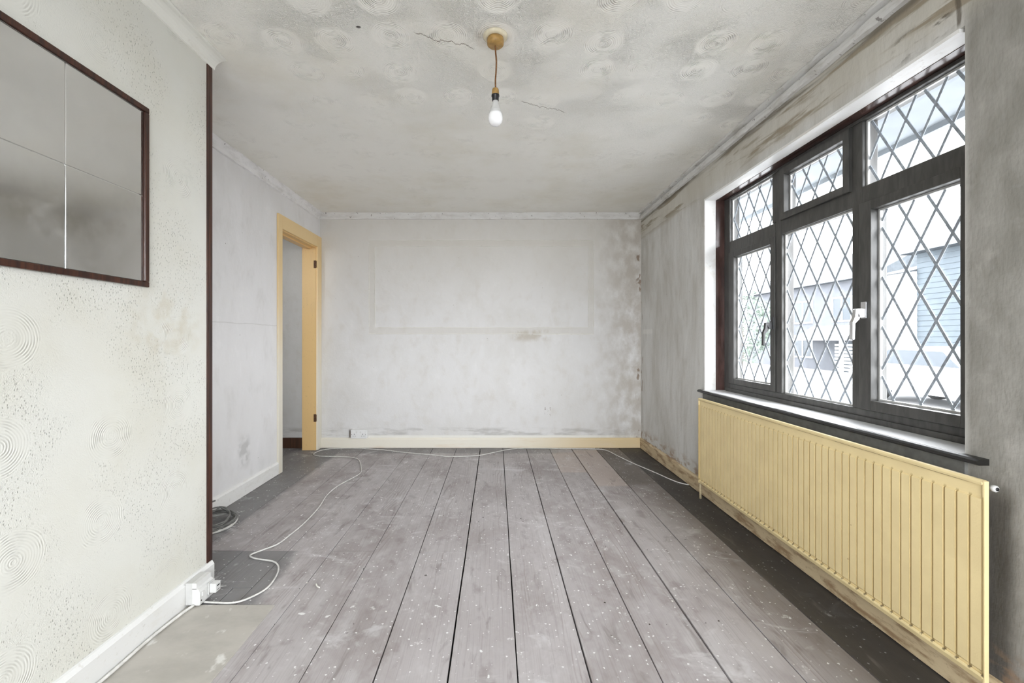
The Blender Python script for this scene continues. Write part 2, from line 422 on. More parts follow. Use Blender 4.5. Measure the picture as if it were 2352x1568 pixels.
def m_cornice(name='battered_cornice', lo=(0.68, 0.675, 0.66), hi=(0.44, 0.42, 0.38)):
    g = G(name); P = g.pos()
    n = g.noise(g.sv(7, 7, 26), 1.0, 5, 0.65); n2 = g.noise(P[0], 40, 3)
    c = g.mix(g.mul(g.ss(n, 0.45, 0.68), 0.6), lo, hi)
    c = g.mix(g.mul(g.ss(n2, 0.66, 0.72), 0.7), c, (0.12, 0.10, 0.09))
    g.bump(g.add(n, g.mul(n2, 0.5)), 0.004)
    return g.out(c, 0.8, 0.2)

M = dict(
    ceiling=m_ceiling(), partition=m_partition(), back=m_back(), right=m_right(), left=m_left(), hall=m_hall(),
    floor=m_floor(), hardboard=m_hardboard(), cornice=m_cornice(),
    cove=m_paint('white_cove', (0.80, 0.80, 0.75), (0.68, 0.66, 0.60), 0.3),
    white=m_paint('white_gloss_paint', (0.74, 0.74, 0.73), (0.62, 0.58, 0.50), 0.22, rough=0.35),
    lining=m_paint('white_window_lining', (0.82, 0.815, 0.80), (0.60, 0.54, 0.46), 0.30, (14, 3, 14), rough=0.35),
    skirt_back=m_skirt_back(),
    skirt_right=m_paint('worn_brown_cream_skirting', (0.62, 0.50, 0.32), (0.28, 0.17, 0.09), 0.85, (4, 6, 26), 0.44, 0.64),
    tan=m_paint('tan_gloss_door_frame', (0.80, 0.555, 0.26), (0.70, 0.49, 0.25), 0.4, (12, 12, 2), rough=0.4),
    hall_skirt=m_wood('dark_brown_skirting', (0.06, 0.03, 0.018), (0.10, 0.05, 0.03)),
    frame=m_wood('dark_window_timber', (0.052, 0.050, 0.047), (0.078, 0.075, 0.070), 0.42, 0.45, (40, 40, 8)),
    brown=m_wood('brown_varnished_lining', (0.045, 0.024, 0.020), (0.085, 0.045, 0.038), 0.2, 0.6, (20, 20, 6)),
    mahog=m_wood('mahogany_trim', (0.026, 0.009, 0.006), (0.075, 0.026, 0.014), 0.3, 0.5),
    darknose=plain('dark_sill_edge', (0.014, 0.013, 0.012), 0.35),
    sill_shade=plain('sill_shade_grey', (0.17, 0.17, 0.16), 0.8, 0.2),
    sill=m_paint('white_sill_paint', (0.84, 0.84, 0.85), (0.70, 0.69, 0.68), 0.25, (6, 3, 6), rough=0.3),
    lead=plain('lead_strip', (0.42, 0.47, 0.53), 0.45, 0.5, 0.2, 80),
    glass=m_glass('window_glass'), mirror=m_mirror(), rad=m_radiator(),
    plastic=plain('white_plastic', (0.70, 0.70, 0.69), 0.35, 0.5, 0.04, 20),
    oldplastic=plain('off_white_plastic', (0.58, 0.58, 0.57), 0.35, 0.5, 0.05, 20),
    black=plain('black_plastic', (0.012, 0.012, 0.014), 0.4, 0.5, 0.1),
    ochre=plain('nicotine_brown_plastic', (0.42, 0.25, 0.075), 0.42, 0.5, 0.15, 60),
    flex=plain('brown_braided_flex', (0.24, 0.11, 0.04), 0.7, 0.3, 0.4, 300),
    rosebase=plain('cream_rose_base', (0.74, 0.67, 0.50), 0.4, 0.5, 0.08),
    chrome=plain('bright_metal', (0.70, 0.70, 0.71), 0.32, 0.6, 0.05, 30, 1.0),
    bronze=plain('dark_bronze_handle', (0.03, 0.03, 0.032), 0.35, 0.6, 0.1, 40),
    cable=plain('white_cable', (0.70, 0.69, 0.66), 0.45, 0.4, 0.1, 40),
    gcable=plain('grey_cable', (0.20, 0.20, 0.19), 0.45, 0.4, 0.2, 40),
    rust=plain('rusty_hinge', (0.16, 0.075, 0.035), 0.6, 0.4, 0.4, 120),
    copper=plain('painted_pipe', (0.60, 0.50, 0.32), 0.4, 0.5, 0.2, 60),
    under=plain('dark_void', (0.02, 0.018, 0.016), 0.9, 0.1),
    flake=plain('plaster_flake', (0.78, 0.76, 0.70), 0.8, 0.2, 0.15, 90),
    chip=plain('dark_debris', (0.06, 0.045, 0.035), 0.8, 0.2, 0.3, 90),
    render=plain('white_render', (0.70, 0.71, 0.72), 0.8, 0.2, 0.06, 3),
    cladding=plain('blue_grey_cladding', (0.054, 0.066, 0.076), 0.7, 0.2, 0.08, 5),
    slate=plain('pale_slate_roof', (0.05, 0.058, 0.066), 0.7, 0.2, 0.15, 8),
    brick=plain('pale_house_wall', (0.088, 0.093, 0.105), 0.8, 0.2, 0.08, 5),
    housewin=plain('house_window_glass', (0.045, 0.053, 0.062), 0.4, 0.2, 0.05),
    paving=plain('outdoor_paving', (0.30, 0.30, 0.30), 0.9, 0.2, 0.1, 2),
    leaf=plain('pale_foliage', (0.13, 0.165, 0.135), 0.7, 0.2, 0.3, 6),
    bark=plain('tree_bark', (0.16, 0.13, 0.11), 0.9, 0.2, 0.3, 20),
    eave=plain('eaves_soffit', (0.30, 0.33, 0.36), 0.7, 0.2, 0.06, 6),
    carpaint=plain('pale_car_paint', (0.6, 0.62, 0.65), 0.3, 0.5, 0.02, 2),
    tyre=plain('tyre_rubber', (0.05, 0.05, 0.05), 0.8, 0.2),
)
def m_bulb():
    g = G('opal_bulb'); g.b.inputs['Subsurface Weight'].default_value = 0.25
    g.b.inputs['Subsurface Radius'].default_value = (0.02, 0.02, 0.02)
    return g.out((0.92, 0.92, 0.94), 0.22, 0.6)
M['bulb'] = m_bulb()
M['cornice_left'] = m_cornice('pale_cornice', (0.86, 0.855, 0.86), (0.66, 0.65, 0.64))
M['cornice_back'] = m_cornice('back_cornice', (0.76, 0.755, 0.74), (0.60, 0.58, 0.55))
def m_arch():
    g = G('tan_architrave_lit_low'); P = g.pos(); n = g.noise(g.sv(10, 10, 2.5), 1.0, 4)
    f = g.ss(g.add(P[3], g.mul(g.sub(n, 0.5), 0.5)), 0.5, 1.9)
    c = g.mix(f, (0.80, 0.76, 0.66), (0.84, 0.63, 0.33))  # reflected light painted in: cream low down, tan higher up
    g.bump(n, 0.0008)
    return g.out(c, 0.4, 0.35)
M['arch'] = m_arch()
M['white_far'] = m_paint('bright_white_skirting', (0.88, 0.875, 0.86), (0.70, 0.67, 0.62), 0.25, rough=0.35)
M['socket_white'] = plain('socket_white', (0.80, 0.80, 0.80), 0.35, 0.5, 0.03, 20)

# ------------------------------------------------------------------ geometry helper
class MB:
    def __init__(self): self.v = []; self.f = []; self.sm = []
    def _add(self, vs, fs, smooth=False):
        k = len(self.v); self.v += [tuple(p) for p in vs]
        self.f += [tuple(i+k for i in f) for f in fs]; self.sm += [smooth]*len(fs); return self
    def box(self, x0, x1, y0, y1, z0, z1):
        return self._add([(x, y, z) for z in (z0, z1) for y in (y0, y1) for x in (x0, x1)],
                  [(0, 2, 3, 1), (4, 5, 7, 6), (0, 1, 5, 4), (2, 6, 7, 3), (0, 4, 6, 2), (1, 3, 7, 5)])
    def prism(self, prof, axis, a, b, segs=1, jit=0.0, taper=None):
        """extrude a closed 2D profile along an axis; profile gives the two other coordinates in order"""
        n = len(prof); vs = []
        for s in range(segs+1):
            t = a+(b-a)*s/segs
            for (p, q) in prof:
                p2 = p+random.uniform(-jit, jit); q2 = q+random.uniform(-jit, jit)
                vs.append({'x': (t, p2, q2), 'y': (p2, t, q2), 'z': (p2, q2, t)}[axis])
        fs = []
        for s in range(segs):
            for i in range(n):
                j = (i+1) % n
                fs.append((s*n+i, s*n+j, (s+1)*n+j, (s+1)*n+i))
        fs.append(tuple(range(n))); fs.append(tuple(range(segs*n, segs*n+n))[::-1])
        return self._add(vs, fs)
    def lathe(self, prof, c, n=32, axis='z', smooth=True):
        vs = []; m = len(prof)
        for i in range(n):
            a = 2*math.pi*i/n
            for (r, h) in prof:
                p = (r*math.cos(a), r*math.sin(a), h)
                if axis == 'x': p = (p[2], p[0], p[1])
                if axis == 'y': p = (p[0], p[2], p[1])
                vs.append((c[0]+p[0], c[1]+p[1], c[2]+p[2]))
        fs = [(i*m+k, ((i+1) % n)*m+k, ((i+1) % n)*m+k+1, i*m+k+1) for i in range(n) for k in range(m-1)]
        self._add(vs, fs, smooth); k0 = len(self.v)-len(vs)
        if prof[0][0] > 1e-5: self.f.append(tuple(k0+i*m for i in range(n))[::-1]); self.sm.append(False)
        if prof[-1][0] > 1e-5: self.f.append(tuple(k0+i*m+m-1 for i in range(n))); self.sm.append(False)
        return self
    def tube(self, pts, r, n=8, sub=6, cap=True):
        P = [Vector(p) for p in pts]
        if sub > 1 and len(P) > 2:
            Q = []
            for i in range(len(P)-1):
                p0 = P[max(i-1, 0)]; p1 = P[i]; p2 = P[i+1]; p3 = P[min(i+2, len(P)-1)]
                for s in range(sub):
                    t = s/sub
                    Q.append(0.5*((2*p1)+(p2-p0)*t+(2*p0-5*p1+4*p2-p3)*t*t+(3*p1-p0-3*p2+p3)*t**3))
            Q.append(P[-1]); P = Q
        vs = []; up = Vector((0, 0, 1))
        for i, p in enumerate(P):
            d = (P[min(i+1, len(P)-1)]-P[max(i-1, 0)]).normalized()
            a = d.cross(up)
            if a.length < 0.1: a = d.cross(Vector((1, 0, 0)))
            a.normalize(); b = a.cross(d).normalized()
            for k in range(n):
                th = 2*math.pi*k/n
                vs.append(p+a*(r*math.cos(th))+b*(r*math.sin(th)))
        fs = [(i*n+k, i*n+(k+1) % n, (i+1)*n+(k+1) % n, (i+1)*n+k) for i in range(len(P)-1) for k in range(n)]
        self._add(vs, fs, True)
        k0 = len(self.v)-len(vs)
        if cap:
            self.f.append(tuple(k0+k for k in range(n))[::-1]); self.sm.append(False)
            self.f.append(tuple(k0+(len(P)-1)*n+k for k in range(n))); self.sm.append(False)
        return self
    def build(self, name, mat, parent=None, bevel=0.0, kind=None, label=None):
        off = Vector((0, 0, 0))
        o = parent
        while o is not None: off += o.location; o = o.parent
        me = bpy.data.meshes.new(name)
        if parent is None and kind is None and self.v:      # a thing of one mesh: origin at its base centre
            xs, ys, zs = zip(*self.v)
            off = Vector(((min(xs)+max(xs))/2, (min(ys)+max(ys))/2, min(zs)))
        me.from_pydata([Vector(v)-off for v in self.v], [], self.f)
        me.polygons.foreach_set('use_smooth', self.sm)
        bm = bmesh.new(); bm.from_mesh(me); bmesh.ops.recalc_face_normals(bm, faces=bm.faces)
        if bevel: bmesh.ops.bevel(bm, geom=[e for e in bm.edges if len(e.link_faces) == 2 and e.calc_face_angle(0) > 0.6],
                                  offset=bevel, segments=2, affect='EDGES', profile=0.6, clamp_overlap=True)
        bm.to_mesh(me); bm.free()
        me.materials.append(mat)
        ob = bpy.data.objects.new(name, me); COL.objects.link(ob)
        if parent: ob.parent = parent
        elif kind is None: ob.location = off
        if kind: ob['kind'] = kind
        if label: ob['label'] = label
        return ob

def box(x0, x1, y0, y1, z0, z1): return MB().box(x0, x1, y0, y1, z0, z1)
def thing(name, loc, label, cat, group=None):
    o = bpy.data.objects.new(name, None); o.location = loc; o.empty_display_size = 0.05; COL.objects.link(o)
    o['label'] = label; o['category'] = cat
    if group: o['group'] = group
    return o
def tag(o, label, cat, group=None):
    o['label'] = label; o['category'] = cat
    if group: o['group'] = group
    return o
def st(o, label):
    o['kind'] = 'structure'; o['label'] = label; return o

# ------------------------------------------------------------------ room shell
XL, XR, XP, YB, YF, HC = -1.802, 1.487, -1.300, 4.460, -1.60, 2.400

c = box(-3.2, 1.75, -1.85, 4.60, HC, HC+0.12).build('ceiling', M['ceiling'], kind='structure')
st(c, 'cream-grey ceiling with swirled and stippled textured plaster, cracked beside the pendant')

w = box(-3.2, 1.75, YB, YB+0.14, -0.05, HC).build('wall_back', M['back'], kind='structure')
st(w, 'far wall of stripped, mottled grey plaster with the ghost of a rectangular panel')
def ridge(x0, x1, z0, z1):
    m = MB()
    if x1-x0 > z1-z0:
        segs = 24; prof = [(YB+0.002, z0), (YB-0.0035, z0+0.002), (YB-0.0035, z1-0.002), (YB+0.002, z1)]
        m.prism(prof, 'x', x0, x1, segs, 0.0012)
    else:
        prof = [(x0, YB+0.002), (x0+0.002, YB-0.0035), (x1-0.002, YB-0.0035), (x1, YB+0.002)]
        m.prism(prof, 'z', z0, z1, 16, 0.0012)
    m.build('paint_ridge', M['white_ridge'], w)
M['white_ridge'] = m_paint('pale_paint_ridge', (0.74, 0.73, 0.69), (0.60, 0.57, 0.50), 0.5, (8, 8, 8))
for a in ((-1.30, 1.005, 2.122, 2.130), (-1.24, 0.945, 2.060, 2.068), (-1.30, 1.0, 1.163, 1.170), (-1.21, 0.945, 1.229, 1.237),
          (-1.303, -1.296, 1.24, 2.10), (-1.243, -1.235, 1.25, 2.05), (1.000, 1.008, 1.24, 2.13), (0.942, 0.949, 1.235, 2.06),
          (0.38, 1.0, 1.158, 1.166)):
    ridge(*a)

# right (window) wall with its opening
WY0, WY1, WZ0, WZ1 = 1.380, 3.104, 0.735, 2.108
wr = MB()
wr.box(XR, XR+0.25, -1.85, WY0, -0.05, HC); wr.box(XR, XR+0.25, WY1, YB+0.14, -0.05, HC)
wr.box(XR, XR+0.25, WY0, WY1, -0.05, WZ0); wr.box(XR, XR+0.25, WY0, WY1, WZ1, HC)
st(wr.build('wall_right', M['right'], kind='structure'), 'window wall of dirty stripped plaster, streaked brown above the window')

# left wall at the back with the doorway, then on behind the partition
DY0, DY1, DZ = 3.640, 4.364, 2.040
wl = MB()
wl.box(XL-0.125, XL, -1.6, DY0, -0.05, HC); wl.box(XL-0.125, XL, DY1, YB, -0.05, HC); wl.box(XL-0.125, XL, DY0, DY1, DZ, HC)
st(wl.build('wall_left', M['left'], kind='structure'), 'pale stripped plaster wall with the open doorway at its far end')

# partition that carries the mirror
wp = box(XP-0.10, XP, YF, 1.972, -0.05, HC).build('wall_partition', M['partition'], kind='structure')
st(wp, 'near left wall of cream swirled textured plaster ending in a dark wooden edge')

# wall behind the lens, its wide unseen window added for fill light
wf = MB()
wf.box(-3.2, -1.10, -1.85, YF, -0.05, HC); wf.box(1.30, XR, -1.85, YF, -0.05, HC)
wf.box(-1.10, 1.30, -1.85, YF, -0.05, 0.45); wf.box(-1.10, 1.30, -1.85, YF, 2.25, HC)
st(wf.build('wall_front', M['left'], kind='structure'), 'wall behind the viewpoint with a wide window added for fill light')
win2 = MB()
win2.box(-1.10, 1.30, -1.78, -1.70, 0.45, 0.50).box(-1.10, 1.30, -1.78, -1.70, 2.20, 2.25)
for x in (-1.10, -0.02, 1.25): win2.box(x, x+0.05, -1.78, -1.70, 0.50, 2.20)
w2 = win2.build('fill_window', M['white'], kind='structure'); w2['label'] = 'wide white window added behind the viewpoint for fill light'
box(-1.05, 1.25, -1.743, -1.739, 0.50, 2.20).build('glass_pane', M['glass'], w2)

# hall seen through the doorway
wh = MB()
wh.box(-3.2, -3.06, 2.2, YB, -0.05, HC)
wh.box(-3.06, -2.80, 2.20, 2.34, -0.05, HC); wh.box(-2.10, XL-0.125, 2.20, 2.34, -0.05, HC)
wh.box(-2.80, -2.10, 2.20, 2.34, -0.05, 1.70); wh.box(-2.80, -2.10, 2.20, 2.34, 2.10, HC)  # high opening added in the unseen end wall to light the hall
st(wh.build('wall_hall', M['hall'], kind='structure'), 'plain plaster walls of the hall beyond the doorway')
hs = box(-3.06, XL-0.127, YB-0.016, YB, 0.0, 0.105).build('baseboard_hall', M['hall_skirt'], kind='structure')
st(hs, 'dark brown skirting in the hall beyond the doorway')

# ------------------------------------------------------------------ floor: joists, then every board
fl = box(-3.2, 1.74, -1.85, 4.60, -0.09, -0.03).build('floor', M['under'], kind='structure')
st(fl, 'bare old floorboards, grey and paint-spattered, stained dark along the walls')
J = [-3.06, -2.76, -2.52, -2.28, -2.04, -1.80, -1.56, -1.328, -1.092, -0.864, -0.640, -0.400, -0.158, 0.072, 0.310, 0.543,
     0.767, 1.010, 1.250, 1.486]
gapw = {-0.400: .0018, -0.158: .0032, 0.072: .0022, 0.310: .0026, 0.543: .0022, 0.767: .0040, 1.010: .0024, -0.64: .0014,
        -0.864: .0012, -1.092: .0014, 1.250: .0014}
cross = {-1.80: [2.29], -1.56: [2.29, 3.9], -1.328: [1.95, 2.29], -1.092: [0.4], -0.864: [2.288], -0.640: [0.9], -0.400: [2.272],
         -0.158: [0.2], 0.072: [0.7], 0.310: [0.3], 0.543: [3.64, 0.6], 0.767: [3.30, 0.1], 1.010: [0.8], 1.250: [1.0]}
def plank(x0, x1, y0, y1, g0, g1):
    zt = random.uniform(-0.0008, 0.0008)
    n = max(2, int((y1-y0)/0.22))
    vs = []; fs = []
    for i in range(n+1):
        y = y0+(y1-y0)*i/n
        a = x0+g0+random.uniform(-0.0008, 0.0010); b = x1-g1-random.uniform(-0.0008, 0.0010)
        vs += [(a, y, -0.022), (a, y, zt-0.0015), (a+0.0015, y, zt), (b-0.0015, y, zt), (b, y, zt-0.0015), (b, y, -0.022)]
    for i in range(n):
        for k in range(5):
            fs.append((i*6+k, i*6+k+1, (i+1)*6+k+1, (i+1)*6+k))
    fs += [(0, 1, 2, 3, 4, 5), tuple(n*6+k for k in (5, 4, 3, 2, 1, 0))]
    m = MB(); m._add(vs, fs); m.build('floorboard', M['floor'], fl)
for a, b in zip(J[:-1], J[1:]):
    ys = [-1.6]+sorted(cross.get(a, []))+[YB-0.002]
    if a < -1.85: ys = [2.35, YB-0.002]
    for y0, y1 in zip(ys[:-1], ys[1:]):
        if a == -1.328 and abs(y0-1.95) > .01 and y1 <= 1.96:      # short make-up pieces beside the partition end
            plank(-1.328, -1.177, 1.80, y1-0.0015, .0015, .0015); plank(-1.177, -1.092, 1.80, y1-0.0015, .0015, .002)
            plank(-1.328, -1.092, y0, 1.798, .002, .002); continue
        plank(a, b, y0+0.0013*(y0 > -1.5), y1-0.0013, gapw.get(a, .0012), gapw.get(b, .0012))

hb = MB(); hb.prism([(-1.283, 0.0), (-1.283, 0.0045), (-0.9245, 0.0045), (-0.923, 0.0038), (-0.923, 0.0)], 'y', -1.5, 1.818, 1)
tag(hb.build('hardboard_sheet', M['hardboard']), 'flat beige painted hardboard sheet lying on the floor beside the near wall', 'board')

# ------------------------------------------------------------------ skirtings
def skirt(name, prof, axis, a, b, mat, label, segs=8, jit=0.0008):
    return st(MB().prism(prof, axis, a, b, segs, jit).build(name, mat, kind='structure'), label)
skirt('baseboard_back', [(YB, 0.004), (YB-0.019, 0.004), (YB-0.019, 0.088), (YB-0.012, 0.102), (YB, 0.104)], 'x', XL+0.0185, XR, M['skirt_back'],
      'cream skirting board along the far wall, yellower to the right', 20)
skirt('baseboard_left', [(XL, 0.003), (XL+0.018, 0.003), (XL+0.018, 0.090), (XL+0.010, 0.102), (XL, 0.104)], 'y', -1.5, 3.578, M['white_far'],
      'white skirting board on the pale wall behind the partition')
skirt('baseboard_partition', [(XP, 0.004), (XP+0.016, 0.004), (XP+0.016, 0.092), (XP+0.008, 0.106), (XP, 0.108)], 'y', -1.5, 1.985, M['white'],
      'white skirting board along the near textured wall')
skirt('baseboard_right', [(XR, 0.005), (XR-0.018, 0.005), (XR-0.018, 0.096), (XR-0.012, 0.106), (XR, 0.108)], 'y', -1.5, YB-0.02, M['skirt_right'],
      'worn brown and cream skirting board under the window wall', 40, 0.0015)

# ------------------------------------------------------------------ cornices
st(MB().prism([(YB, HC-0.001), (YB-0.045, HC-0.001), (YB-0.040, HC-0.012), (YB-0.014, HC-0.048), (YB-0.012, HC-0.060), (YB, HC-0.062)], 'x', XL, XR, 60, 0.0022)
   .build('trim_1', M['cornice_back'], kind='structure'), 'thin battered plaster cornice over the far wall')
st(MB().prism([(XR, HC-0.001), (XR-0.036, HC-0.001), (XR-0.036, HC-0.016), (XR-0.010, HC-0.024), (XR-0.010, HC-0.032), (XR-0.027, HC-0.036), (XR-0.026, HC-0.056), (XR-0.018, HC-0.066), (XR, HC-0.070)],
   'y', YF, YB-0.045, 110, 0.0028).build('trim_2', M['cornice'], kind='structure'), 'broken plaster cornice remains above the window wall')
st(MB().prism([(XL, HC-0.001), (XL+0.040, HC-0.001), (XL+0.036, HC-0.014), (XL+0.014, HC-0.046), (XL+0.012, HC-0.068), (XL, HC-0.072)],
   'y', YF, YB-0.045, 90, 0.0024).build('trim_3', M['cornice_left'], kind='structure'), 'cracked plaster cornice above the pale left wall')
cv = [(XP, HC-0.001), (XP+0.060, HC-0.001), (XP+0.060, HC-0.006)]
for i in range(7):
    a = math.pi/2*i/6
    cv.append((XP+0.056-0.050*math.sin(a), HC-0.048+0.040*math.cos(a)))
cv += [(XP, HC-0.050)]
st(MB().prism(cv, 'y', YF, 2.005, 1).build('trim_4', M['cove'], kind='structure'), 'smooth white coving at the top of the near textured wall')
# dark timber edge of the partition, pale sliver beside it
t5 = MB().box(XP-0.10, XP+0.004, 1.972, 1.992, 0.106, 2.352).build('trim_5', M['mahog'], kind='structure', bevel=0.003)
st(t5, 'dark mahogany wooden strip edging the end of the near wall')
box(XP-0.002, XP+0.0035, 1.955, 1.9725, 0.106, 2.352).build('inner_bead', M['mahog'], t5, bevel=0.0012)

# ------------------------------------------------------------------ doorway
d1 = bpy.data.objects.new('door_1', None); d1.location = (XL, 4.0, 0); COL.objects.link(d1)
st(d1, 'open doorway in a tan painted frame with the door taken off')
TC = 0.018
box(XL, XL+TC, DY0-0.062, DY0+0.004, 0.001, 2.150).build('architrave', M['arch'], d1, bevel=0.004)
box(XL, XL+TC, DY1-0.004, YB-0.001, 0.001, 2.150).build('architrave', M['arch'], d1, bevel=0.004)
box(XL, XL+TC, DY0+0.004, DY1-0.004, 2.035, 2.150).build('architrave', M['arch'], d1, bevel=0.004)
box(XL-0.135, XL+0.002, DY1-0.012, DY1+0.001, 0.001, DZ).build('jamb', M['tan'], d1)
box(XL-0.135, XL+0.002, DY0-0.001, DY0+0.012, 0.001, DZ).build('jamb', M['tan'], d1)
box(XL-0.135, XL+0.002, DY0+0.012, DY1-0.012, DZ-0.014, DZ).build('lintel_board', M['tan'], d1)
box(XL-0.085, XL-0.045, DY0+0.012, DY1-0.012, DZ-0.028, DZ-0.014).build('door_stop', M['tan'], d1)
for z in (1.86, 0.325):
    h = box(XL-0.018, XL+0.004, DY1-0.0155, DY1-0.011, z-0.038, z+0.038).build('hinge_leaf', M['rust'], d1)
    MB().lathe([(0.005, -0.034), (0.005, 0.034)], (XL+0.006, DY1-0.016, z), 10).build('hinge_pin', M['rust'], h)

# ------------------------------------------------------------------ window in the right wall
w1 = bpy.data.objects.new('window_1', None); w1.location = (1.62, 2.24, 0.745); COL.objects.link(w1)
st(w1, 'dark timber casement window with diamond leaded panes in a white lining')
SZ = 0.752
# linings of the reveal: white outside board, brown inside board
box(XR-0.004, 1.560, WY1-0.014, WY1, SZ, WZ1).build('lining_board', M['lining'], w1)
box(XR+0.030, 1.560, WY0, WY0+0.014, SZ, WZ1).build('lining_board', M['lining'], w1)
box(XR-0.004, 1.560, WY0+0.014, WY1-0.014, WZ1-0.012, WZ1).build('lining_board', M['lining'], w1)
box(1.561, 1.640, WY1-0.016, WY1, SZ, WZ1).build('lining_board', M['brown'], w1, label='brown varnished lining board')
box(1.561, 1.640, WY0, WY0+0.016, SZ, WZ1).build('lining_board', M['brown'], w1, label='brown varnished lining board')
box(1.561, 1.640, WY0+0.016, WY1-0.016, WZ1-0.014, WZ1+0.0).build('lining_board', M['brown'], w1, label='brown varnished lining board')
FY0, FY1, FZ0, FZ1 = WY0+0.016, WY1-0.016, SZ, WZ1-0.014
fx0, fx1 = 1.620, 1.690
box(fx0, fx1, 3.018, FY1, FZ0, FZ1).build('frame_jamb', M['frame'], w1, bevel=0.003)
box(fx0, fx1, FY0, 1.462, FZ0, FZ1).build('frame_jamb', M['frame'], w1, bevel=0.003)
box(fx0-0.004, fx1, 1.462, 3.018, 2.078, FZ1).build('frame_head', M['frame'], w1, bevel=0.003)
MB().box(fx0, fx1, 1.462, 3.018, FZ0, 0.806).box(fx0-0.012, fx0, 1.42, 3.05, FZ0, 0.776).build('bottom_rail', M['frame'], w1, bevel=0.003)
mu = MB().box(fx0, fx1, 2.468, 2.520, 0.806, 2.078).box(fx0+0.004, fx1-0.02, 2.520, 2.558, 1.790, 2.078)
mu.build('mullion', M['frame'], w1, bevel=0.003)
box(fx0, fx1, 1.925, 1.980, 0.806, 2.078).build('mullion', M['frame'], w1, bevel=0.003)
for a, b in ((2.520, 3.018), (1.980, 2.468), (1.462, 1.925)):
    box(fx0, fx1, a, b, 1.708, 1.786).build('transom', M['frame'], w1, bevel=0.003)

def sash(y0, y1, z0, z1, gy0, gy1, gz0, gz1, x0=1.604):
    m = MB(); x1 = 1.675
    m.box(x0, x1, y0, gy0, z0, z1).box(x0, x1, gy1, y1, z0, z1).box(x0, x1, gy0, gy1, z0, gz0).box(x0, x1, gy0, gy1, gz1, z1)
    return m.build('sash', M['frame'], w1, bevel=0.003)
s1 = sash(2.522, 3.016, 0.808, 1.710, 2.560, 2.955, 0.845, 1.670, 1.612)
s2 = sash(1.464, 1.923, 0.808, 1.710, 1.505, 1.864, 0.850, 1.670)
s3 = sash(1.982, 2.466, 1.784, 2.074, 2.016, 2.428, 1.821, 2.034)

GX = 1.650
def pane(y0, y1, z0, z1, nodez, nodey):
    g = box(GX-0.002, GX+0.002, y0-0.004, y1+0.004, z0-0.004, z1+0.004).build('glass_pane', M['glass'], w1)
    # white putty bead round the pane, on the room side
    b = MB(); t = 0.008
    b.box(GX-0.012, GX-0.002, y1-t, y1, z0, z1).box(GX-0.012, GX-0.002, y0, y0+t, z0, z1)
    b.box(GX-0.012, GX-0.002, y0+t, y1-t, z0, z0+t).box(GX-0.012, GX-0.002, y0+t, y1-t, z1-t, z1)
    b.build('putty_bead', M['oldplastic'], w1)
    P, Q = 0.1185, 0.211; w = 0.0052; s = Q/P
    for sg in (1, -1):
        c0 = nodez - sg*s*nodey
        for k in range(-14, 15):
            cc = c0+k*Q
            pts = []
            for y in (y0+t, y1-t):
                z = sg*s*y+cc
                if z0+t <= z <= z1-t: pts.append((y, z))
            for z in (z0+t, z1-t):
                y = (z-cc)/(sg*s)
                if y0+t < y < y1-t: pts.append((y, z))
            if len(pts) < 2: continue
            (ya, za), (yb, zb) = pts[0], pts[1]
            L = math.hypot(yb-ya, zb-za)
            if L < 0.03: continue
            ny, nz = -(zb-za)/L*w, (yb-ya)/L*w
            xo = GX-0.0052 if sg > 0 else GX-0.0046
            q = [(ya+ny, za+nz), (yb+ny, zb+nz), (yb-ny, zb-nz), (ya-ny, za-nz)]
            m = MB(); m._add([(xo, a, b2) for a, b2 in q]+[(GX-0.0021, a, b2) for a, b2 in q],
                             [(0, 1, 2, 3), (7, 6, 5, 4), (0, 4, 5, 1), (1, 5, 6, 2), (2, 6, 7, 3), (3, 7, 4, 0)])
            m.build('lead_strip', M['lead'], g)
    # a second lattice on the weather side would hide behind this one and is left off
pane(2.560, 2.955, 0.845, 1.670, 1.604, 2.95)
pane(1.505, 1.864, 0.850, 1.670, 1.604, 1.864)
pane(1.980, 2.468, 0.806, 1.708, 1.612, 2.466)
pane(2.558, 3.018, 1.786, 2.078, 1.940, 3.010)
pane(2.016, 2.428, 1.821, 2.034, 1.975, 2.424)
pane(1.462, 1.925, 1.786, 2.078, 1.890, 1.925)

def handle(y, z, x, mat, par, lab):
    h = MB()
    h.box(x-0.007, x, y-0.014, y+0.014, z-0.036, z+0.036)
    h.box(x-0.038, x-0.007, y-0.009, y+0.009, z-0.032, z+0.006)
    pr = [(x-0.038, z+0.006), (x-0.046, z+0.004), (x-0.050, z-0.03), (x-0.060, z-0.052), (x-0.061, z-0.125), (x-0.057, z-0.130), (x-0.050, z-0.127),
          (x-0.048, z-0.058), (x-0.030, z-0.040), (x-0.026, z-0.03)]
    vs = [(a, y-0.009, b) for a, b in pr]+[(a, y+0.009, b) for a, b in pr]; n = len(pr)
    h._add(vs, [tuple(range(n)), tuple(range(2*n-1, n-1, -1))]+[(i, (i+1) % n, n+(i+1) % n, n+i) for i in range(n)])
    o = h.build('handle', mat, par, bevel=0.0018); o['label'] = lab
handle(2.534, 1.205, 1.612, M['bronze'], s1, 'dark lever handle')
handle(1.893, 1.240, 1.604, M['chrome'], s2, 'bright metal lever handle')

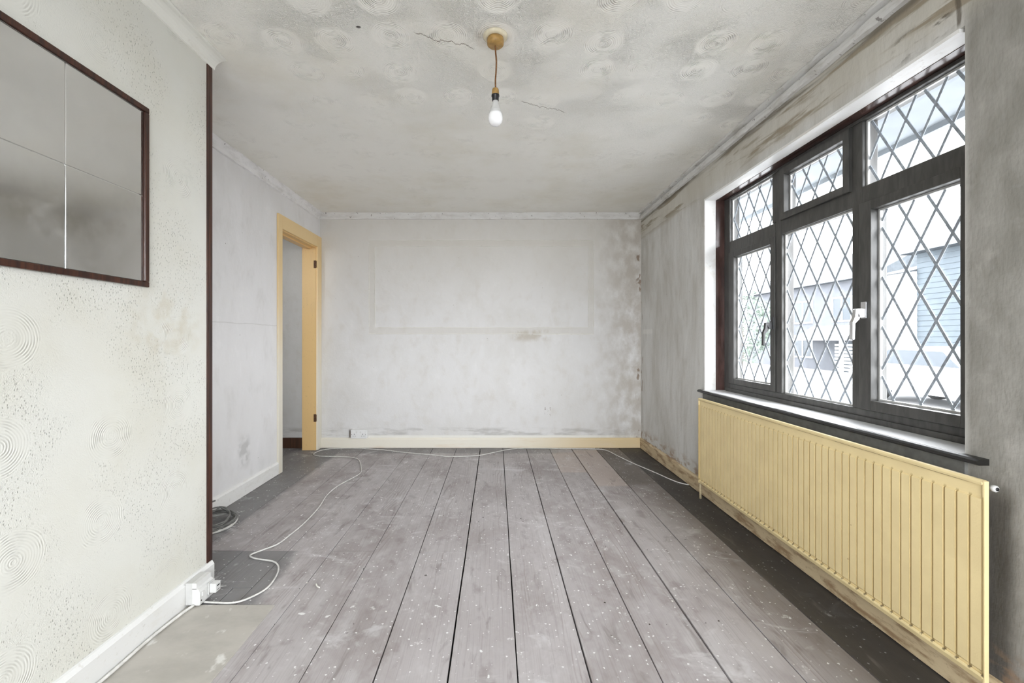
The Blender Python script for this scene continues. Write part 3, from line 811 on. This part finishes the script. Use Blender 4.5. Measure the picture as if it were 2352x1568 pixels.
# sill: white board, dark nosing with horns
sl = MB().box(1.462, 1.640, WY0-0.001, WY1+0.001, SZ-0.018, SZ).build('window_sill', M['sill'], w1)
nz = MB().prism([(1.470, SZ-0.019), (1.456, SZ-0.019), (1.448, SZ-0.014), (1.450, SZ-0.006), (1.457, SZ-0.001), (1.470, SZ+0.0005)], 'y', 1.312, 3.135, 1)
nz.box(1.470, XR, 1.312, WY0-0.001, SZ-0.019, SZ).box(1.470, XR, WY1+0.001, 3.135, SZ-0.019, SZ)
nz.build('sill_nosing', M['darknose'], w1)
box(XR-0.010, XR, 1.372, 3.11, 0.690, SZ-0.020).build('sill_shade', M['sill_shade'], w1)  # grey strip standing in for the shade under the sill

# ------------------------------------------------------------------ radiator
RY0, RY1, RZ0, RZ1, RX = 1.252, 3.004, 0.130, 0.703, 1.400
rd = thing('radiator', (RX+0.03, (RY0+RY1)/2, RZ0), 'long yellowed cream ribbed radiator on the wall beneath the window', 'radiator')
pn = MB().box(RX+0.005, RX+0.016, RY0, RY1, RZ0, RZ1)
P_ = 0.0365; ny = int((RY1-RY0)/P_)
for i in range(ny):
    y0 = RY0+i*P_+0.0016; y1 = y0+P_-0.0032
    if y1 > RY1-0.004: break
    e = 0.0022
    z0, z1 = 0.153, 0.656
    vs = [(RX+0.0055, y0, z0), (RX+0.0055, y1, z0), (RX+0.0055, y1, z1), (RX+0.0055, y0, z1),
          (RX, y0+e, z0+0.006), (RX, y1-e, z0+0.006), (RX, y1-e, z1-0.004), (RX, y0+e, z1-0.004)]
    pn._add(vs, [(4, 5, 6, 7), (0, 1, 5, 4), (1, 2, 6, 5), (2, 3, 7, 6), (3, 0, 4, 7)])
pn.build('front_panel', M['rad'], rd)
fr_ = MB()
fr_.prism([(RX+0.016, RZ1-0.010), (RX-0.001, RZ1-0.010), (RX-0.003, RZ1-0.002), (RX+0.002, RZ1+0.004), (RX+0.012, RZ1+0.005), (RX+0.016, RZ1)], 'y', RY0, RY1, 1)
fr_.prism([(RX+0.016, RZ0+0.012), (RX+0.001, RZ0+0.018), (RX-0.002, RZ0+0.010), (RX+0.002, RZ0-0.006), (RX+0.016, RZ0-0.008)], 'y', RY0, RY1, 1)
fr_.box(RX-0.001, RX+0.012, RY0-0.006, RY0+0.001, RZ0-0.006, RZ1+0.004)
fr_.box(RX-0.002, RX+0.018, RY1-0.001, RY1+0.006, RZ0-0.006, RZ1+0.004)
fr_.build('edge_roll', M['rad'], rd, bevel=0.0018)
fin = MB(); y = RY0+0.065
while y < RY1-0.03:
    fin.box(RX+0.017, RX+0.048, y, y+0.0015, RZ0+0.03, RZ1-0.03); y += 0.03
fin.build('convector_fins', M['rad'], rd); box(RX+0.048, RX+0.056, RY0+0.06, RY1-0.01, RZ0+0.03, RZ1-0.02).build('rear_panel', M['rad'], rd)
for yb in (1.6, 2.65):
    box(RX+0.056, XR-0.0015, yb-0.02, yb+0.02, 0.30, 0.62).build('bracket', M['rad'], rd)
MB().lathe([(0.0, -0.009), (0.007, -0.009), (0.010, -0.006), (0.010, 0.006), (0.0, 0.006)], (RX+0.036, RY0+0.004, 0.684), 12, 'y').build('bleed_valve', M['oldplastic'], rd)
bv = MB().lathe([(0.0, -0.001), (0.005, -0.001), (0.005, 0.001), (0.0, 0.001)], (RX+0.036, RY0-0.0055, 0.684), 10, 'y'); bv.build('valve_core', M['black'], rd)
vp = MB().tube([(RX+0.030, RY1+0.004, 0.150), (RX+0.030, RY1+0.045, 0.150)], 0.008, 10, 1)
vp.tube([(RX+0.030, RY1+0.040, 0.165), (RX+0.030, RY1+0.040, 0.0)], 0.0078, 10, 1)
vp.build('feed_pipe', M['copper'], rd)
MB().lathe([(0.012, 0.135), (0.014, 0.14), (0.014, 0.168), (0.010, 0.175)], (RX+0.030, RY1+0.040, 0), 12).build('valve_body', M['rad'], rd)

# ------------------------------------------------------------------ mirror of square tiles in a mahogany frame
MX = XP
MY0, MY1, MZ0, MZ1 = 0.700, 1.620, 1.306, 1.970
mr = thing('wall_mirror', (MX, (MY0+MY1)/2, MZ0), 'wide mirror of square mirror tiles in a thin dark mahogany frame on the wall', 'mirror')
FW = 0.020
def rail(y0, y1, z0, z1):
    return MB().box(MX+0.0005, MX+0.012, y0, y1, z0, z1)
for a in ((MY0, MY1, MZ0, MZ0+FW), (MY0, MY1, MZ1-FW, MZ1)):
    rail(*a).build('frame_rail', M['mahog'], mr, bevel=0.0035)
for a in ((MY0, MY0+FW, MZ0+FW, MZ1-FW), (MY1-FW, MY1, MZ0+FW, MZ1-FW)):
    rail(*a).build('frame_stile', M['mahog'], mr, bevel=0.0035)
ys = [MY0+FW, 1.015, 1.3105, MY1-FW]; zs = [MZ0+FW, 1.640, MZ1-FW]
for i in range(3):
    for k in range(2):
        m = MB(); g_ = 0.0007
        y0, y1, z0, z1 = ys[i]+g_, ys[i+1]-g_, zs[k]+g_, zs[k+1]-g_
        e = 0.0015; t = random.uniform(-0.0003, 0.0003)
        m._add([(MX+0.0005, y0, z0), (MX+0.0005, y1, z0), (MX+0.0005, y1, z1), (MX+0.0005, y0, z1),
                (MX+0.0035, y0+e, z0+e), (MX+0.0035+t, y1-e, z0+e), (MX+0.0035+t, y1-e, z1-e), (MX+0.0035, y0+e, z1-e)],
               [(0, 3, 2, 1), (4, 5, 6, 7), (0, 1, 5, 4), (1, 2, 6, 5), (2, 3, 7, 6), (3, 0, 4, 7)])
        m.build('mirror_tile', M['mirror'], mr)

# ------------------------------------------------------------------ pendant lamp
PX, PY = -0.002, 1.848
pd = thing('pendant_lamp', (PX, PY, HC), 'bare bulb hanging on a brown flex from a round ceiling rose', 'lamp')
MB().lathe([(0.0, HC), (0.052, HC), (0.052, HC-0.004), (0.045, HC-0.010), (0.040, HC-0.012), (0.0, HC-0.012)], (PX, PY, 0), 40).build('rose_base', M['rosebase'], pd)
MB().lathe([(0.0, HC-0.011), (0.034, HC-0.011), (0.036, HC-0.020), (0.035, HC-0.036), (0.031, HC-0.040), (0.008, HC-0.042), (0.0, HC-0.042)], (PX, PY, 0), 40).build('ceiling_rose', M['ochre'], pd)
MB().tube([(PX, PY, 2.360), (PX+0.001, PY, 2.33), (PX+0.004, PY, 2.295), (PX+0.003, PY, 2.255), (PX, PY, 2.21), (PX+0.001, PY, 2.172)], 0.0035, 10, 8).build('flex', M['flex'], pd)
MB().lathe([(0.004, 2.178), (0.012, 2.176), (0.0145, 2.170), (0.0155, 2.154), (0.0150, 2.148), (0.0, 2.148)], (PX, PY, 0), 28).build('lampholder', M['ochre'], pd)
MB().lathe([(0.0, 2.150), (0.0165, 2.150), (0.0170, 2.144), (0.0145, 2.140), (0.0140, 2.126), (0.0135, 2.124), (0.0, 2.124)], (PX, PY, 0), 28).build('holder_skirt', M['black'], pd)
bl = MB().lathe([(0.0, 2.018), (0.010, 2.0195), (0.019, 2.024), (0.026, 2.032), (0.0300, 2.042), (0.0308, 2.052), (0.0290, 2.064), (0.0265, 2.073)], (PX, PY, 0), 40)
bulb = bl.build('bulb', M['bulb'], pd)
MB().lathe([(0.0266, 2.073), (0.0235, 2.084), (0.0180, 2.100), (0.0140, 2.110), (0.0115, 2.118), (0.0110, 2.130)], (PX, PY, 0), 36).build('bulb_housing', M['oldplastic'], bulb)

# ------------------------------------------------------------------ sockets
bs = thing('wall_socket', (-1.392, YB, 0.100), 'white double power socket just above the far skirting, left of its middle', 'socket')
SX0, SX1, SZ0, SZ1 = -1.474, -1.310, 0.104, 0.190
box(SX0, SX1, YB-0.028, YB-0.0005, SZ0, SZ1).build('back_box', M['socket_white'], bs, bevel=0.003)
fp = box(SX0-0.001, SX1-0.006, YB-0.037, YB-0.028, SZ0-0.001, SZ1+0.001).build('faceplate', M['socket_white'], bs, bevel=0.003)
for sx in (SX0+0.034, SX1-0.042):
    hm = MB()
    hm.box(sx-0.0025, sx+0.0025, YB-0.0378, YB-0.0368, 0.142, 0.151).box(sx-0.014, sx-0.008, YB-0.0378, YB-0.0368, 0.126, 0.130)
    hm.box(sx+0.008, sx+0.014, YB-0.0378, YB-0.0368, 0.126, 0.130)
    hm.build('pin_holes', M['black'], fp)
for sx in (SX0+0.058, SX1-0.066):
    box(sx-0.006, sx+0.006, YB-0.0405, YB-0.0368, 0.155, 0.175).build('rocker_switch', M['plastic'], fp, bevel=0.001)
for sx in (SX0+0.009, SX1-0.014):
    MB().lathe([(0.0, -0.0383), (0.003, -0.0383), (0.003, -0.036), (0.0, -0.036)], (sx, YB, 0.143), 10, 'y').build('screw', M['chip'], fp)

ns = thing('wall_socket', (XP+0.016, 1.845, 0.013), 'white surface-mounted power socket on the near skirting at the end of the textured wall', 'socket')
bx = XP+0.0165
box(bx, bx+0.028, 1.800, 1.892, 0.013, 0.104).build('back_box', M['oldplastic'], ns, bevel=0.002)
fp2 = MB().box(bx+0.028, bx+0.046, 1.800, 1.892, 0.080, 0.104)
pr = [(bx+0.028, 0.013), (bx+0.058, 0.013), (bx+0.060, 0.020), (bx+0.060, 0.068), (bx+0.054, 0.078), (bx+0.046, 0.082), (bx+0.028, 0.082)]
fp2.prism(pr, 'y', 1.800, 1.892, 1)
fp2 = fp2.build('faceplate', M['plastic'], ns)
box(bx+0.0595, bx+0.064, 1.812, 1.824, 0.045, 0.062).build('rocker_switch', M['plastic'], fp2, bevel=0.001)
MB().lathe([(0.0, -0.0005), (0.003, -0.0005), (0.003, 0.001), (0.0, 0.001)], (bx+0.060, 1.808, 0.030), 10, 'x').build('screw', M['chip'], fp2)
pl = thing('charger_plug', (bx+0.062, 1.862, 0.036), 'small white charger block plugged into the near socket', 'plug')
box(bx+0.0605, bx+0.066, 1.846, 1.886, 0.030, 0.078).build('base', M['oldplastic'], pl, bevel=0.001)
cb = box(bx+0.066, bx+0.094, 1.850, 1.882, 0.036, 0.074).build('body', M['plastic'], pl, bevel=0.003)
MB().box(bx+0.0935, bx+0.0946, 1.858, 1.874, 0.060, 0.065).box(bx+0.0935, bx+0.0946, 1.858, 1.874, 0.044, 0.046).build('charging_port', M['black'], cb)

# ------------------------------------------------------------------ cables
fc = MB().tube([(-1.232, 1.835, 0.007), (-1.18, 1.832, 0.006), (-1.10, 1.832, 0.006), (-1.05, 1.872, 0.006), (-1.018, 1.95, 0.006), (-1.04, 2.08, 0.006), (-1.10, 2.165, 0.006),
    (-1.215, 2.20, 0.006), (-1.26, 2.235, 0.006), (-1.225, 2.29, 0.006), (-1.18, 2.355, 0.006), (-1.165, 2.47, 0.006), (-1.155, 2.62, 0.006), (-1.165, 2.86, 0.006),
    (-1.20, 3.10, 0.006), (-1.19, 3.30, 0.006), (-1.15, 3.45, 0.006), (-1.12, 3.60, 0.006), (-1.16, 3.75, 0.006), (-1.25, 3.98, 0.006), (-1.32, 4.06, 0.006),
    (-1.42, 4.10, 0.006), (-1.52, 4.11, 0.006), (-1.66, 4.12, 0.006), (-1.745, 4.17, 0.006), (-1.76, 4.24, 0.006), (-1.74, 4.33, 0.006), (-1.66, 4.40, 0.006),
    (-1.50, 4.42, 0.006), (-1.34, 4.405, 0.006), (-1.10, 4.34, 0.006), (-0.88, 4.25, 0.006), (-0.62, 4.17, 0.006), (-0.44, 4.11, 0.006), (-0.18, 4.14, 0.006),
    (0.0, 4.27, 0.006), (0.16, 4.385, 0.006), (0.36, 4.42, 0.006), (0.70, 4.40, 0.006), (1.00, 4.39, 0.006), (1.10, 4.33, 0.006), (1.15, 4.15, 0.006),
    (1.22, 3.90, 0.006), (1.32, 3.62, 0.006), (1.385, 3.42, 0.006), (1.43, 3.34, 0.006), (1.462, 3.30, 0.010)], 0.0040, 8, 6)
tag(fc.build('floor_cable', M['cable']), 'thin white cable snaking over the boards from the near socket round to the window wall', 'cable')
sc_ = MB().tube([(-1.250, 1.802, 0.013), (-1.262, 1.74, 0.013), (-1.272, 1.60, 0.0135), (-1.270, 1.45, 0.0135), (-1.274, 1.2, 0.0135), (-1.272, 0.6, 0.0135)], 0.0055, 8, 5)
tag(sc_.build('skirting_cable', M['cable']), 'white cable running tight along the foot of the near white skirting', 'cable')

ck = thing('cable_coil', (-1.66, 2.60, 0), 'coil of grey and white cable on the floor behind the near wall', 'cable')
random.seed(21)
def loops(n, r0, r1, cz, r, seed, tilt):
    random.seed(seed); pts = []
    for i in range(n*14+1):
        a = 2*math.pi*i/14+seed; rr = random.uniform(r0, r1)
        x = -1.675+rr*math.cos(a)*0.80; y = 2.60+rr*math.sin(a)
        u = (rr*math.sin(a)*0.6-rr*math.cos(a))/0.16
        z = max(r+0.001, cz+0.0035*(i/14)+tilt*(u*0.5+0.5)+random.uniform(-0.003, 0.003))
        x = max(x, XL+0.030)
        pts.append((x, y, z))
    return pts
MB().tube(loops(4, 0.105, 0.135, 0.008, 0.0052, 1, 0.035), 0.0052, 8, 3).build('grey_loops', M['gcable'], ck)
MB().tube(loops(3, 0.070, 0.100, 0.010, 0.0052, 2, 0.075), 0.0052, 8, 3).build('grey_loops', M['gcable'], ck)
MB().tube(loops(2, 0.120, 0.140, 0.006, 0.0055, 3, 0.012), 0.0055, 8, 3).build('white_loops', M['cable'], ck)
MB().tube([(-1.76, 2.62, 0.06), (-1.74, 2.60, 0.11), (-1.71, 2.59, 0.137), (-1.675, 2.60, 0.150)], 0.005, 8, 4).build('cable_end', M['gcable'], ck)
MB().tube([(-1.77, 2.60, 0.05), (-1.75, 2.56, 0.10), (-1.715, 2.55, 0.118), (-1.69, 2.555, 0.124)], 0.004, 8, 4).build('cable_end', M['gcable'], ck)

# ------------------------------------------------------------------ crumbs and chips on the boards
random.seed(5)
def crumb(name, x, y, s, mat, label, cat, grp):
    n = 6; m = MB(); h = s*0.35
    ring = [(x+math.cos(2*math.pi*i/n)*s*random.uniform(.5, 1), y+math.sin(2*math.pi*i/n)*s*random.uniform(.5, 1.1)) for i in range(n)]
    vs = [(a, b, 0.0012) for a, b in ring]+[(x+(a-x)*.6, y+(b-y)*.6, 0.0012+h*random.uniform(.6, 1)) for a, b in ring]
    m._add(vs, [tuple(range(n))[::-1], tuple(range(n, 2*n))]+[(i, (i+1) % n, n+(i+1) % n, n+i) for i in range(n)])
    tag(m.build(name, mat), label, cat, grp)
tag(MB().tube([(-0.815, 1.975, 0.0045), (-0.802, 1.955, 0.0045), (-0.788, 1.945, 0.0045)], 0.0035, 6, 4).build('plaster_curl', M['flake']),
    'small curled white paint shaving on the boards, right of the bend in the cable', 'debris')
for (x, y) in ((-0.62, 2.02), (-0.865, 1.99), (-0.45, 1.78), (-0.99, 2.16), (0.35, 2.12), (-0.22, 2.6), (0.62, 2.4), (0.10, 1.9), (-0.72, 1.62), (0.75, 1.85),
               (0.28, 3.0), (-0.5, 3.2)):
    crumb('plaster_flake', x+0.0, y, random.uniform(.003, .006), M['flake'], 'tiny pale plaster flake loose on the open floorboards', 'debris', 'plaster flakes on the boards')
for (x, y) in ((0.155, 2.70), (0.165, 2.66), (0.46, 1.84), (0.60, 1.70), (0.88, 1.72), (-0.08, 2.72), (0.80, 2.3)):
    crumb('dark_chip', x, y, random.uniform(.0035, .006), M['chip'], 'tiny dark chip loose on the open floorboards', 'debris', 'dark chips on the boards')

# ------------------------------------------------------------------ outside
gd = box(1.74, 40, -14, 60, -0.40, -0.30).build('ground_outside', M['paving'], kind='structure')
st(gd, 'pale paved ground outside the windows')
g2 = box(-20, 20, -30, -1.86, -0.42, -0.31).build('ground_outside', M['paving'], kind='structure'); st(g2, 'pale ground behind the viewpoint')
ev = MB().box(1.74, 2.24, -1.0, 5.2, 2.200, 2.22).box(2.22, 2.26, -1.0, 5.2, 2.17, 2.36)
st(ev.build('eaves', M['eave'], kind='structure'), 'grey soffit and fascia of the eaves above the window')

def house_window(par, x, y0, y1, z0, z1):
    m = MB(); t = 0.07
    m.box(x-0.04, x, y0, y1, z0, z0+t).box(x-0.04, x, y0, y1, z1-t, z1).box(x-0.04, x, y0, y0+t, z0+t, z1-t).box(x-0.04, x, y1-t, y1, z0+t, z1-t)
    m.box(x-0.04, x, (y0+y1)/2-t/2, (y0+y1)/2+t/2, z0+t, z1-t)
    f = m.build('window', M['render'], par)
    box(x-0.02, x-0.01, y0+t, y1-t, z0+t, z1-t).build('pane', M['housewin'], f)
# neighbour with blue-grey boards and white rendered end
hA = thing('clad_house', (13, 11.5, -0.3), 'pale neighbouring house with blue-grey boarded wall, seen through the right casement', 'house')
box(12.1, 16.0, 7.0, 12.50, -0.3, 3.55).build('wall', M['brick'], hA)
for i in range(22):
    z = 0.28+i*0.15
    m = MB(); m.prism([(12.10, z), (12.08, z), (12.095, z+0.148), (12.10, z+0.148)], 'y', 7.0, 12.50, 1); m.build('board', M['cladding'], hA)
box(12.0, 16.0, 12.50, 13.9, -0.3, 3.05).build('end_wall', M['render'], hA)
MB().prism([(11.7, 3.55), (16.4, 3.55), (14.0, 5.0)], 'y', 6.8, 12.7, 1).build('roof', M['slate'], hA)
MB().prism([(11.8, 3.05), (16.4, 3.05), (14.0, 3.55)], 'y', 12.5, 14.2, 1).build('lean_to_roof', M['slate'], hA)
house_window(hA, 12.04, 10.4, 11.15, 1.15, 2.3)
# terrace across the road
hB = thing('terrace_house', (16, 21, -0.3), 'pale terraced house with a slate porch roof, seen through the middle pane', 'house')
box(15.0, 21.0, 17.2, 26.0, -0.3, 3.6).build('wall', M['brick'], hB)
MB().prism([(14.6, 3.6), (21.4, 3.6), (18.0, 5.4)], 'y', 17.0, 26.2, 1).build('roof', M['slate'], hB)
MB().prism([(13.9, 1.05), (15.0, 1.05), (15.0, 1.7)], 'y', 17.6, 20.6, 1).build('porch_roof', M['render'], hB)
box(14.95, 15.0, 17.7, 19.2, -0.3, 0.95).build('garage_door', M['cladding'], hB)
for i in range(8): box(14.90, 14.95, 17.75, 19.15, -0.25+i*0.15, -0.15+i*0.15).build('slat', M['render'], hB)
house_window(hB, 15.0, 18.3, 19.4, 1.85, 2.95); house_window(hB, 15.0, 20.6, 21.9, 1.85, 2.95); house_window(hB, 15.0, 20.6, 21.9, 0.2, 1.3)
for yy in (17.6, 20.5): box(13.95, 14.05, yy, yy+0.1, -0.3, 1.05).build('porch_post', M['render'], hB)
# tree beyond the far casement
tr = thing('garden_tree', (11.5, 20.5, -0.3), 'pale green tree seen through the far casement', 'tree')
MB().tube([(11.5, 20.5, -0.3), (11.55, 20.5, 0.8), (11.45, 20.45, 2.0)], 0.12, 8, 4).build('trunk', M['bark'], tr)
random.seed(11); lf = MB()
for i in range(2600):
    a = random.uniform(0, 2*math.pi); e = random.uniform(-1, 1); r = random.uniform(0.55, 1)**0.6
    cx = 11.5+1.7*r*math.cos(a)*math.sqrt(1-e*e); cy = 20.5+1.9*r*math.sin(a)*math.sqrt(1-e*e); cz = 1.7+1.9*r*e*(0.8+0.2*math.sin(3*a))
    s = random.uniform(0.07, 0.13); v = [Vector((random.gauss(0, 1), random.gauss(0, 1), random.gauss(0, 1))).normalized() for _ in range(2)]
    p = Vector((cx, cy, max(cz, 0.0)))
    lf._add([p-v[0]*s, p+v[1]*s*.5, p+v[0]*s, p-v[1]*s*.5], [(0, 1, 2, 3)])
lf.build('foliage', M['leaf'], tr, kind='stuff')
# pale car parked by the boarded house
cr = thing('parked_car', (9.6, 8.9, -0.3), 'pale car parked in front of the boarded house', 'car')
prof = [(7.2, -0.05), (7.2, 0.35), (7.5, 0.45), (8.1, 0.52), (8.6, 0.92), (9.9, 0.95), (10.5, 0.55), (10.9, 0.48), (11.0, 0.3), (11.0, -0.05)]
m = MB(); n = len(prof)
m._add([(8.9, a, b) for a, b in prof]+[(10.4, a, b) for a, b in prof], [tuple(range(n)), tuple(range(2*n-1, n-1, -1))]+[(i, (i+1) % n, n+(i+1) % n, n+i) for i in range(n)])
m.build('body', M['carpaint'], cr, bevel=0.05)
m = MB(); pw = [(8.35, 0.55), (8.68, 0.86), (9.85, 0.88), (10.25, 0.57)]
m._add([(8.88, a, b) for a, b in pw]+[(8.9, a, b) for a, b in pw], [(0, 1, 2, 3), (7, 6, 5, 4), (0, 4, 5, 1), (1, 5, 6, 2), (2, 6, 7, 3), (3, 7, 4, 0)])
m.build('side_window', M['housewin'], cr)
for yy in (7.9, 10.2):
    for xx in (8.95, 10.35):
        MB().lathe([(0.0, -0.09), (0.2, -0.09), (0.3, -0.07), (0.3, 0.07), (0.2, 0.09), (0.0, 0.09)], (xx, yy, 0.0), 20, 'x').build('wheel', M['tyre'], cr)
